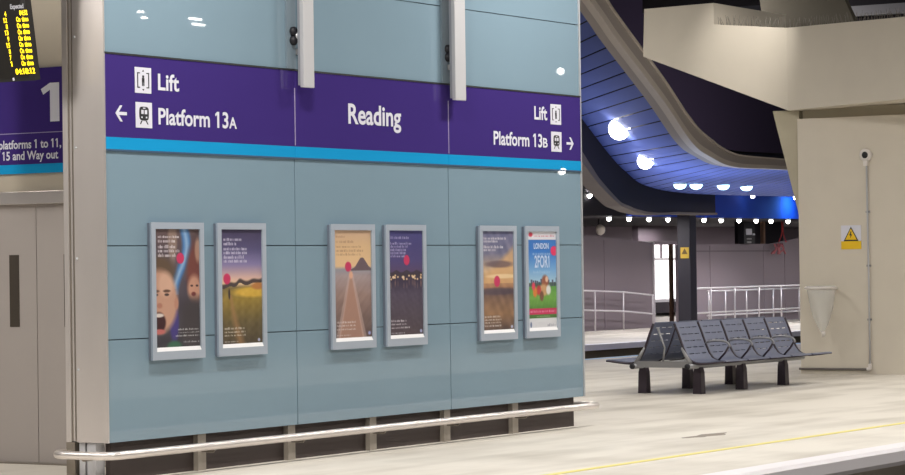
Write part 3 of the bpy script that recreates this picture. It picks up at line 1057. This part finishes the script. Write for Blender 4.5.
# bird spikes along the top edge
g = MB()
rs = random.Random(3)
for k in range(110):
    f = k / 109
    if f < 0.36:
        y = 4.5 - (4.5 - 3.34) * f / 0.36
        p = Vector((KX + 0.06, y, 5.34 - (4.56 - y) * 0.102))
    else:
        p = a0 + d * ((f - 0.36) / 0.64 * 0.55) + Vector((0.06, 0, 5.21))
    tip = p + Vector((rs.uniform(-.06, .06), rs.uniform(-.06, .06), rs.uniform(.10, .16)))
    g.tube([p - Vector((0, 0, 0.02)), tip], [0.005, 0.002], 4)
g.build('bird_spikes', mat('spike_grey', (112, 106, 98), 0.5), pier)['kind'] = 'stuff'

# items on the pier
xs_ = XP - 0.001
ws = thing('warning_sign', 'white and yellow hazard triangle sign fixed to the beige pier', 'sign', (xs_, 2.39, 1.87))
bx('plate', M_white, ws, xs_ - 0.008, xs_, 2.235, 2.555, 1.90, 2.22)
bx('text_panel', M_warn, ws, xs_ - 0.010, xs_, 2.235, 2.555, 1.865, 1.985, label='yellow lower panel')
def tri(n, m, s, x, zc=2.075, t=0.002):
    h = s * 0.9
    return MB().prism([(x, 2.395 + s / 2, zc - h * .42), (x, 2.395 - s / 2, zc - h * .42), (x, 2.395, zc + h * .58)], (-t, 0, 0)).build(n, m, ws)
tri('triangle', M_black, 0.24, xs_ - 0.008)
tri('triangle', M_warn, 0.185, xs_ - 0.010)
MB().prism([(xs_ - .012, 2.40, 2.13), (xs_ - .012, 2.42, 2.07), (xs_ - .012, 2.40, 2.07), (xs_ - .012, 2.41, 2.02), (xs_ - .012, 2.375, 2.085), (xs_ - .012, 2.393, 2.085), (xs_ - .012, 2.385, 2.13)], (-.002, 0, 0)).build('bolt_mark', M_black, ws)

sd = thing('wall_sounder', 'round pale device with a dark centre high on the pier above the conduit', 'wall device', (xs_, 2.133, 3.26))
MB().lathe((xs_, 2.133, 3.26), (-1, 0, 0), [(0.095, 0), (0.098, 0.03), (0.085, 0.055), (0.05, 0.06)], 28).build('rim', M_plastic, sd)
MB().lathe((xs_ - 0.04, 2.133, 3.26), (-1, 0, 0), [(0.055, 0), (0.045, 0.018), (0, 0.026)], 20).build('lens', M_black, sd)
bx('gland', M_plastic, sd, xs_ - 0.05, xs_, 2.10, 2.166, 3.10, 3.175)
cd = thing('conduit', 'thin grey conduit running down the pier and along its foot', 'conduit', (xs_, 2.13, 0))
MB().tube([(xs_ - .02, 2.125, 3.10), (xs_ - .02, 2.115, 1.5), (xs_ - .02, 2.115, 0.10)], 0.015, 8).build('pipe', M_trunk, cd)
MB().tube([(xs_ - .025, 2.16, 0.075), (xs_ - .025, 3.26, 0.075)], 0.018, 8).build('pipe', mat('conduit_dark', (110, 104, 100), 0.6), cd)
MB().tube(cr([(xs_ - .025, 2.115, 0.16), (xs_ - .025, 2.115, 0.09), (xs_ - .025, 2.16, 0.075)], 4), 0.03, 10).build('elbow', M_plastic, cd)
for z in (0.8, 1.6, 2.4):
    bx('saddle', M_seatfr, cd, xs_ - .03, xs_, 2.085, 2.145, z, z + 0.03)

bn_ = thing('litter_bag', 'clear bin bag hanging from a white hoop on the left of the pier', 'litter bin', (xs_ - .2, 2.93, 0.6))
cx_, cy_ = xs_ - 0.22, 2.80
ring = [(cx_ + 0.20 * math.cos(2 * PI * k / 24), cy_ + 0.235 * math.sin(2 * PI * k / 24), 1.29) for k in range(25)]
hp = MB().tube(ring, 0.022, 8).build('hoop', M_plastic, bn_)
MB().tube([(xs_, cy_ + .1, 1.30), (cx_ + 0.18, cy_ + .1, 1.30)], 0.012, 6).build('bracket', M_seatfr, bn_)
g = MB()
N = 28
rings = []
for z, s in ((1.325, 1.02), (1.28, 1.03), (1.18, .93), (1.0, .78), (0.85, .60), (0.74, .40), (0.66, .20), (0.63, .10)):
    rr = []
    for k in range(N):
        a = 2 * PI * k / N
        w_ = 1 + 0.05 * math.sin(6 * a + z * 9) + 0.03 * math.sin(11 * a - z * 17)
        rr.append(g.bm.verts.new((cx_ + 0.19 * s * w_ * math.cos(a), cy_ - 0.02 * (1.3 - z) + 0.215 * s * w_ * math.sin(a), z)))
    rings.append(rr)
for i in range(len(rings) - 1):
    for k in range(N):
        f = g.bm.faces.new((rings[i][k], rings[i][(k + 1) % N], rings[i + 1][(k + 1) % N], rings[i + 1][k])); f.smooth = True
g.bm.faces.new(rings[-1])
bg = g.build('bag', M_bag, bn_)
MB().tube([(cx_, cy_ - .03, 0.64), (cx_, cy_ - .03, 0.60), (cx_ - .01, cy_ - .025, 0.565)], [0.035, 0.03, 0.012], 8).build('knot', M_plastic, bg)

# steelwork above the pier
gd = thing('girder', 'dark steel girder with a grey flange above the pier', 'girder', (42, 2, 5.6))
bx('web', M_dark, gd, 42, 42.06, -4, 5.4, 5.25, 6.4)
bx('flange', mat('flange_grey', (150, 150, 160), 0.5), gd, 41.85, 42.0, 1.2, 4.35, 5.78, 5.95)
bx('flange', M_dark, gd, 41.8, 42.2, -4, 5.4, 5.22, 5.25)
for y in (0.5, 2.6, 4.6):
    bx('stiffener', M_girder, gd, 41.85, 42.0, y, y + 0.04, 5.25, 6.4)
g = MB().prism([(40.2, 5.1, 5.22), (40.2, 3.4, 5.22), (40.2, 4.0, 6.5), (40.2, 5.3, 6.5)], (0.15, 0, 0)).build('bearing_gusset', M_girder)
tag(g, 'olive grey steel gusset plate standing on the crosshead at the left', 'steel plate')

# night-dark deck and background behind the pier
struct(bx('ceiling_deck', M_dark, None, 44, 110, -10, 9.4, 6.3, 6.6))

# ================================================================== CURVED BLUE CANOPY
RP = [(38, 9.0), (42.34, 6.39), (43.35, 5.75), (45.06, 4.76), (46.21, 4.02), (47.02, 3.76), (48.08, 3.6), (50.5, 3.6), (56, 3.6), (62, 3.6)]
LP = [(44, 9.1), (48.3, 6.4), (49.3, 5.75), (50.9, 4.75), (52.0, 4.08), (52.7, 3.74), (53.7, 3.43), (56.0, 3.29), (61.5, 3.3), (67.5, 3.3)]
def c3(P, n=12):
    return [Vector((p.x, p.y)) for p in cr([(a, b, 0) for a, b in P], n)]
RC, LC = c3(RP), c3(LP)
YR, YLc = 9.6, 14.5
canopy = thing('curved_canopy', 'curved blue planked canopy sweeping down over the far platform', 'canopy', (50, 12, 3.5))
# planks: resample by length along the right edge
acc = [0]
for a, b in zip(RC, RC[1:]):
    acc.append(acc[-1] + (b - a).length)
def at_s(C, s):
    for i in range(len(acc) - 1):
        if acc[i + 1] >= s:
            f = (s - acc[i]) / (acc[i + 1] - acc[i])
            return C[i].lerp(C[i + 1], f)
    return C[-1]
g = MB()
s = 0.0
PW = 0.42
def edge_pts(s):
    r, l = at_s(RC, s), at_s(LC, s)
    return Vector((r.x, YR, r.y)), Vector((l.x, YLc, l.y))
while s + PW < acc[-1]:
    a0_, b0_ = edge_pts(s + 0.02)
    a1_, b1_ = edge_pts(s + PW / 2)
    a2_, b2_ = edge_pts(s + PW - 0.015)
    a3_, b3_ = edge_pts(s + PW + 0.02)
    U = Vector((0, 0, 0.03))
    g.face([a0_, a1_, b1_, b0_], 0)
    g.face([a1_, a2_, b2_, b1_], 0)
    g.face([a2_ + U, a3_ + U, b3_ + U, b2_ + U], 1)
    s += PW
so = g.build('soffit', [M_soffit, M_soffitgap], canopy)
# top skin so the canopy has thickness
g = MB()
for i in range(len(RC) - 1):
    g.face([(RC[i].x, YR, RC[i].y + .3), (RC[i + 1].x, YR, RC[i + 1].y + .3), (LC[i + 1].x, YLc, LC[i + 1].y + .3), (LC[i].x, YLc, LC[i].y + .3)])
g.build('roof_skin', M_dark, canopy)
# near fascia
hx = [38, 43.35, 45.0, 46.2, 47.1, 48.2, 50.4, 62]
hh = [.48, .45, .42, .41, .31, .21, .17, .16]
g, gl, gt = MB(), MB(), MB()
def strip(mb, lowf, highf, y0, y1, C):
    for i in range(len(C) - 1):
        p, q = C[i], C[i + 1]
        a, b, c, d_ = lowf(p), highf(p), highf(q), lowf(q)
        for y in (y0, y1):
            mb.face([(p.x, y, a), (p.x, y, b), (q.x, y, c), (q.x, y, d_)])
        mb.face([(p.x, y0, a), (p.x, y1, a), (q.x, y1, d_), (q.x, y0, d_)])
        mb.face([(p.x, y0, b), (p.x, y1, b), (q.x, y1, c), (q.x, y0, c)])
hf = lambda p: float(np.interp(p.x, hx, hh))
strip(g, lambda p: p.y - 0.0, lambda p: p.y + hf(p), YR - 0.02, YR + 0.3, RC)
strip(gl, lambda p: p.y - 0.03, lambda p: p.y + hf(p) * 0.26, YR - 0.06, YR + 0.1, RC)
strip(gt, lambda p: p.y + hf(p) * 0.95, lambda p: p.y + hf(p) + 0.02, YR - 0.06, YR + 0.1, RC)
g.build('fascia', M_fascia, canopy); gl.build('fascia_lip', M_lip, canopy); gt.build('fascia_cap', M_lip, canopy)
# far downstand with its tan lip (ends at the column)
LD = [p for p in LC if p.x < 57.3]
tx = [44, 50.7, 51.37, 52.4, 53.3, 55.1, 57.3]
td = [.8, .77, .87, .82, .62, .45, .42]
bdp = [.25, .24, .15, .08, .06, .05, .05]
dT = lambda p: p.y - float(np.interp(p.x, tx, td))
dB = lambda p: p.y - float(np.interp(p.x, tx, td)) - float(np.interp(p.x, tx, bdp))
g, gl = MB(), MB()
strip(g, dT, lambda p: p.y + 0.3, YLc, YLc + 0.3, LD)
strip(gl, dB, dT, YLc - 0.05, YLc + 0.35, LD)
g.build('downstand', M_dark, canopy, label='dark downstand along the far edge'); gl.build('downstand_lip', mat('downstand_lip', (104, 92, 82), 0.6), canopy)

# lamps on the soffit
def soffit_normal(p):
    return Vector((-0.45, 0, -1)).normalized()
for i, (p, r) in enumerate((((49.16, 12.673, 4.60), 0.225), ((50.25, 12.673, 3.93), 0.17))):
    p = Vector(p) + Vector((0, 0, 0.05))
    nrm = soffit_normal(p) if i == 0 else Vector((-0.3, 0, -1)).normalized()
    t = thing('soffit_lamp', ('larger bright round lamp, upper' if i == 0 else 'smaller bright round lamp, lower') + ' of two on the sloping blue canopy', 'lamp', p, 'round lamps on the canopy')
    MB().lathe(p, nrm, [(r * .7, -0.03), (r * .7, 0.02), (r * .6, 0.025)], 24).build('rim', M_alu, t)
    MB().lathe(p, nrm, [(0, -r * .35)] + [(r * math.cos(q), r * .85 + r * math.sin(q)) for q in np.linspace(-PI / 2 + .3, PI / 2 - .001, 14)] + [(0, r * 1.85)], 28).build('diffuser', mat('lamp_bright', (255, 255, 255), 0.5, emit=(255, 252, 245), estr=14), t)
ORD = ('leftmost', 'second from left', 'third from left', 'rightmost')
for i, p in enumerate(((52.584, 13.088), (53.05, 12.93), (54.04, 12.76), (55.3, 12.8))):
    z = 3.42
    t = thing('strip_light', ORD[i] + ' of four pale blue oval lights on the flat end of the canopy', 'lamp', (p[0], p[1], z), 'oval lights on the canopy')
    c0 = Vector((p[0], p[1], z))
    MB().lathe(c0 + Vector((0, 0, 0.02)), (0, 0, -1), [(0.15, 0), (0.155, 0.03), (0.14, 0.035)], 20).build('rim', M_alu, t)
    MB().lathe(c0, (0, 0, -1), [(0.14, 0.0), (0.135, 0.05), (0.10, 0.095), (0.05, 0.115), (0, 0.12)], 20).build('diffuser', M_lampblue, t)

# ================================================================== FAR PLATFORM
col_ = thing('column', 'dark column at the far end of the curved canopy, yellow notice on its face', 'column', (57.6, 15.5, 0))
MB().box(57.43, 57.77, 15.33, 15.67, 0.0, 3.6).bevel(0.02).build('shaft', M_colm, col_)
MB().box(57.36, 57.84, 15.26, 15.74, 0.0, 0.12).build('base', M_dark2, col_)
cs = thing('column_notice', 'small yellow hazard notice on the dark column', 'sign', (57.43, 15.5, 1.8))
bx('plate', mat('notice_yellow', (184, 152, 46), 0.6), cs, 57.415, 57.43, 15.36, 15.58, 1.80, 2.06)
MB().prism([(57.413, 15.55, 1.90), (57.413, 15.39, 1.90), (57.413, 15.47, 2.04)], (-.003, 0, 0)).build('triangle', mat('notice_mark', (90, 70, 20), .6), cs)

struct(bx('ceiling', M_dark2, None, 40, 100, 17.55, 40, 2.84, 3.0))
struct(bx('wall_bulkhead', M_bulk, None, 58.2, 76, 17.45, 17.55, 2.86, 3.8))
struct(bx('wall_bulkhead_dark', M_dark, None, 40, 58.2, 17.45, 17.55, 2.86, 3.8))
struct(bx('wall_back', M_wallfar, None, 60, 74.6, 26, 26.2, 0, 2.84))
struct(bx('wall_back_right', M_wallfar, None, 78.0, 110, 26, 26.2, 0, 2.84))
struct(bx('night_backdrop', M_night, None, 40, 140, 45, 45.2, 0, 14))  # added backdrop standing in for the darkness beyond the platforms

DL = [57.408, 58.428, 59.475, 60.496, 62.506, 63.49, 64.558, 65.593, 66.526, 67.609]
names = ['first', 'second', 'third', 'fourth', 'fifth', 'sixth', 'seventh', 'eighth', 'ninth', 'tenth']
def downlight(x, y, z, lab, r=0.056, arm=False):
    t = thing('downlight', lab, 'downlight', (x, y, z), 'small downlights over the far platform')
    MB().lathe((x, y, z + 0.03), (0, 0, -1), [(r * 1.3, 0), (r * 1.3, 0.04), (r, 0.045)], 16).build('rim', M_alu, t)
    MB().lathe((x, y, z), (0, 0, -1), [(r, 0), (r, 0.05), (r * .7, 0.09), (0, 0.105)], 16).build('bulb', M_lamp, t)
    if arm:
        MB().tube([(x, y, z + .01), (x, 17.46, z + .01)], 0.02, 6).build('arm', M_alu, t)
    return t
for x, n in zip(DL, names):
    downlight(x, 17.5, 2.83, n + ' small downlight from the left in the row under the far ceiling edge')
    d_ = bpy.data.lights.new('downlight_beam', 'SPOT'); d_.energy = 45; d_.color = (1, 0.95, 0.95); d_.spot_size = 2.4; d_.spot_blend = 0.6
    o = bpy.data.objects.new('downlight_beam', d_); o.location = (x, 17.5, 2.66); COL.objects.link(o)
downlight(64.58, 17.1, 3.47, 'left of the two lamps at the top of the blue bulkhead', arm=True)
downlight(67.25, 17.1, 3.47, 'right lamp at the top of the blue bulkhead, throwing cyan light', arm=True)
downlight(56.284, 17.4, 3.37, 'small lone lamp above the row, close to the glass wall edge')
area('bulkhead_lamp', (67.5, 17.0, 3.36), 0.2, 13, (0.2, 0.75, 1.0), (math.radians(40), 0, 0))
area('bulkhead_lamp', (64.5, 15.6, 3.2), 8.0, 5, (0.3, 0.4, 1.0), (math.radians(90), 0, 0), sy=0.15)

# hoardings
h1 = thing('hoarding', 'grey purple hoarding on the far platform left of the bright opening', 'hoarding', (60, 19.3, 0))
g = MB()
g.prism([(54, 19.3, 0), (63.05, 19.3, 0), (63.05, 19.3, 2.23), (61, 19.3, 2.36), (59.2, 19.3, 2.44), (54, 19.3, 2.48)], (0, 0.08, 0)).build('panel', M_hoard, h1)
bx('end_post', M_railgal, h1, 63.03, 63.10, 19.26, 19.38, 0, 2.25)
for x in (57.8, 60.4):
    bx('joint', mat('hoarding_joint', (125, 112, 120), .6), h1, x, x + .02, 19.29, 19.3, 0.02, 2.3)
h2 = thing('hoarding', 'paler grey hoarding with a rising top edge behind the right hand railing', 'hoarding', (68, 19.3, 0))
MB().prism([(64.5, 19.3, 0), (78, 19.3, 0), (78, 19.3, 2.5), (72.2, 19.3, 2.37), (70.3, 19.3, 2.20), (68.3, 19.3, 2.20), (64.5, 19.3, 2.18)], (0, 0.08, 0)).build('panel', mat('hoarding_pale', (136, 124, 132), .6, noise=.04, scale=.8), h2)
bx('top_band', M_hoard, h2, 64.5, 70.2, 19.28, 19.3, 1.98, 2.02)
for x in (66.4, 69.8, 71.2):
    bx('joint', mat('hoarding_joint2', (140, 126, 134), .6), h2, x, x + .03, 19.285, 19.3, 0.02, 2.15)

# bright doorway behind the opening
lw = thing('lit_doorway', 'brightly lit white doorway seen through the gap between the hoardings', 'doorway', (76.5, 26, 0))
bx('surround', M_room, lw, 74.6, 75.85, 26.0, 26.15, 0, 2.84)
bx('surround', M_room, lw, 77.55, 78.0, 26.0, 26.15, 0, 2.84)
bx('lintel', M_wallfar, lw, 75.85, 77.55, 26.0, 26.15, 2.28, 2.84)
bx('threshold', M_dark2, lw, 75.0, 78.0, 25.7, 26.0, 0.12, 0.45)
bx('glow_panel', M_lit, lw, 76.05, 77.55, 26.10, 26.2, 0.55, 2.28)  # glowing panel stands in for the light of the room
bx('inner_wall', M_room, lw, 75.85, 77.55, 26.2, 26.3, 0.45, 2.28)
bx('frame_bar', M_room, lw, 75.85, 77.55, 26.02, 26.08, 1.78, 1.86)
bx('frame_bar', mat('doorway_grey', (150, 140, 146), .6), lw, 76.42, 76.50, 26.02, 26.08, 1.86, 2.28)  # plain grey upright in the upper doorway
tag(bx('brown_post', M_brown, None, 65.12, 65.24, 19.82, 19.9, 0.0, 2.2), 'brown upright post in front of the bright doorway', 'post')
o = MB().prism([(70.9, 23.9, 2.35), (73.4, 23.9, 2.35), (73.4, 23.9, 2.82), (70.9, 23.9, 2.82)], (0, .2, 0)).build('panel', M_hoard)
o.name = 'overhead_panel'
tag(o, 'grey panel hanging under the ceiling above the left hoarding', 'panel')
cam_t = thing('security_camera', 'small pale round fitting above the left hoarding', 'camera', (60.06, 19.3, 2.5))
MB().lathe((60.06, 19.2, 2.56), (0, -1, 0), [(0.0, -.1), (0.13, -.06), (0.14, 0.0), (0.1, 0.08), (0, 0.1)], 18).build('housing', M_lip, cam_t)
MB().tube([(60.06, 19.25, 2.62), (60.06, 19.25, 2.84)], 0.025, 8).build('stem', M_dark2, cam_t)

# dark openings and fittings above the right hoarding
for i, (x0, x1) in enumerate(((69.4, 70.2), (70.5, 72.4))):
    struct(bx('window_%d' % (i + 1), M_dark, None, x0, x1, 19.9, 20.0, 2.0, 2.84))
un = thing('wall_unit', 'black and white boxy unit above the right hoarding', 'unit', (68.55, 19.2, 2.2))
bx('body', M_black, un, 68.25, 68.95, 19.15, 19.30, 2.2, 2.80)
bx('white_panel', M_white, un, 68.38, 68.72, 19.13, 19.15, 2.45, 2.62)
bx('white_panel', M_white, un, 68.80, 68.92, 19.13, 19.15, 2.44, 2.49)
bx('white_panel', M_seatfr, un, 68.42, 68.70, 19.13, 19.15, 2.32, 2.36)
bx('white_panel', M_seatfr, un, 68.42, 68.68, 19.13, 19.15, 2.22, 2.27)
rt = thing('red_tape', 'red warning tape hanging from the ceiling in front of the right hoarding', 'tape', (70.5, 19.1, 2.0))
for k, (xa, xb) in enumerate(((70.62, 70.45), (70.72, 70.95))):
    MB().tube(cr([(xa, 19.1, 2.84), (xa, 19.1, 2.5), (xb, 19.12, 2.25)], 5), 0.018, 6).build('strand', M_red, rt)
g = MB()
for k in range(7):
    a = random.uniform(70.15, 71.2)
    g.tube(cr([(a, 19.15, 2.2), (a + random.uniform(-.2, .2), 19.1, 2.05), (a + random.uniform(-.2, .2), 19.15, 1.92)], 4), 0.025, 6)
g.build('bunched_end', M_pinkred, rt)
tag(bx('timber_post', M_brown, None, 70.25, 70.37, 19.5, 19.6, 2.0, 2.84), 'brown timber upright beside the hanging red tape', 'post')


def railing(name, lab, pts, posts, rails, y, r=0.022):
    """pts: polyline of (x, base z); rails: heights"""
    t = thing('railing', lab, 'railing', (pts[0][0], y, 0))
    zf = lambda x: float(np.interp(x, [p[0] for p in pts], [p[1] for p in pts]))
    for h in rails:
        MB().tube([(x, y, zf(x) + h) for x in np.linspace(pts[0][0], pts[-1][0], 16)], r, 8).build('rail', M_railgal, t)
    for x in posts:
        MB().tube([(x, y, 0), (x, y, zf(x) + rails[0])], r, 8).build('post', M_railgal, t)
    return t


railing('a', 'galvanised railing in front of the left hoarding', [(56.5, 0.03), (58.7, 0.02), (60.8, -0.05), (62.5, -0.16)], (57.6, 59.35, 60.85, 62.45), (1.02, 0.53), 19.0)
railing('b', 'front galvanised railing right of the dark column', [(61.2, 0.0), (72, 0.0)], (61.41, 62.83, 64.23, 65.7, 67.1, 68.6), (1.03, 0.40), 17.5)
railing('c', 'lower railing behind the front one, nearer the right hoarding', [(64.4, 0.0), (72, 0.0)], (64.5, 65.5, 66.8, 68.5, 70.2), (0.93, 0.28), 18.4)

# ================================================================== LAMPS MIRRORED IN THE GLASS (over and on the opposite platform)
def lamp_pair(x, z, y, w_, lab):
    t = thing('tube_lamp', lab, 'lamp', (x, y, z))
    for dz in (0.0, 0.075):
        bx('tube', M_tube, t, x - w_ / 2 + dz, x + w_ / 2 + dz, y, y + 0.03, z - dz - 0.011, z - dz + 0.011)
    bx('body', M_dark2, t, x - w_ / 2, x + w_ / 2 + 0.1, y - 0.1, y, z - 0.12, z + 0.06)
lamp_pair(29.37, 5.27, -9.5, 0.10, 'short twin tube lamp above the opposite platform, nearer the lift')
lamp_pair(30.6, 5.26, -9.5, 0.27, 'longer twin tube lamp above the opposite platform')
for z, lab in ((5.08, 'upper'), (3.32, 'lower')):
    t = thing('globe_lamp', lab + ' round lamp on the opposite platform mast', 'lamp', (41.1, -9.5, z))
    MB().lathe((41.1, -9.5, z), (0, 1, 0), [(0.0, -.06), (0.045, -.04), (0.06, 0.0), (0.04, .04), (0, .06)], 18).build('globe', M_tube, t)
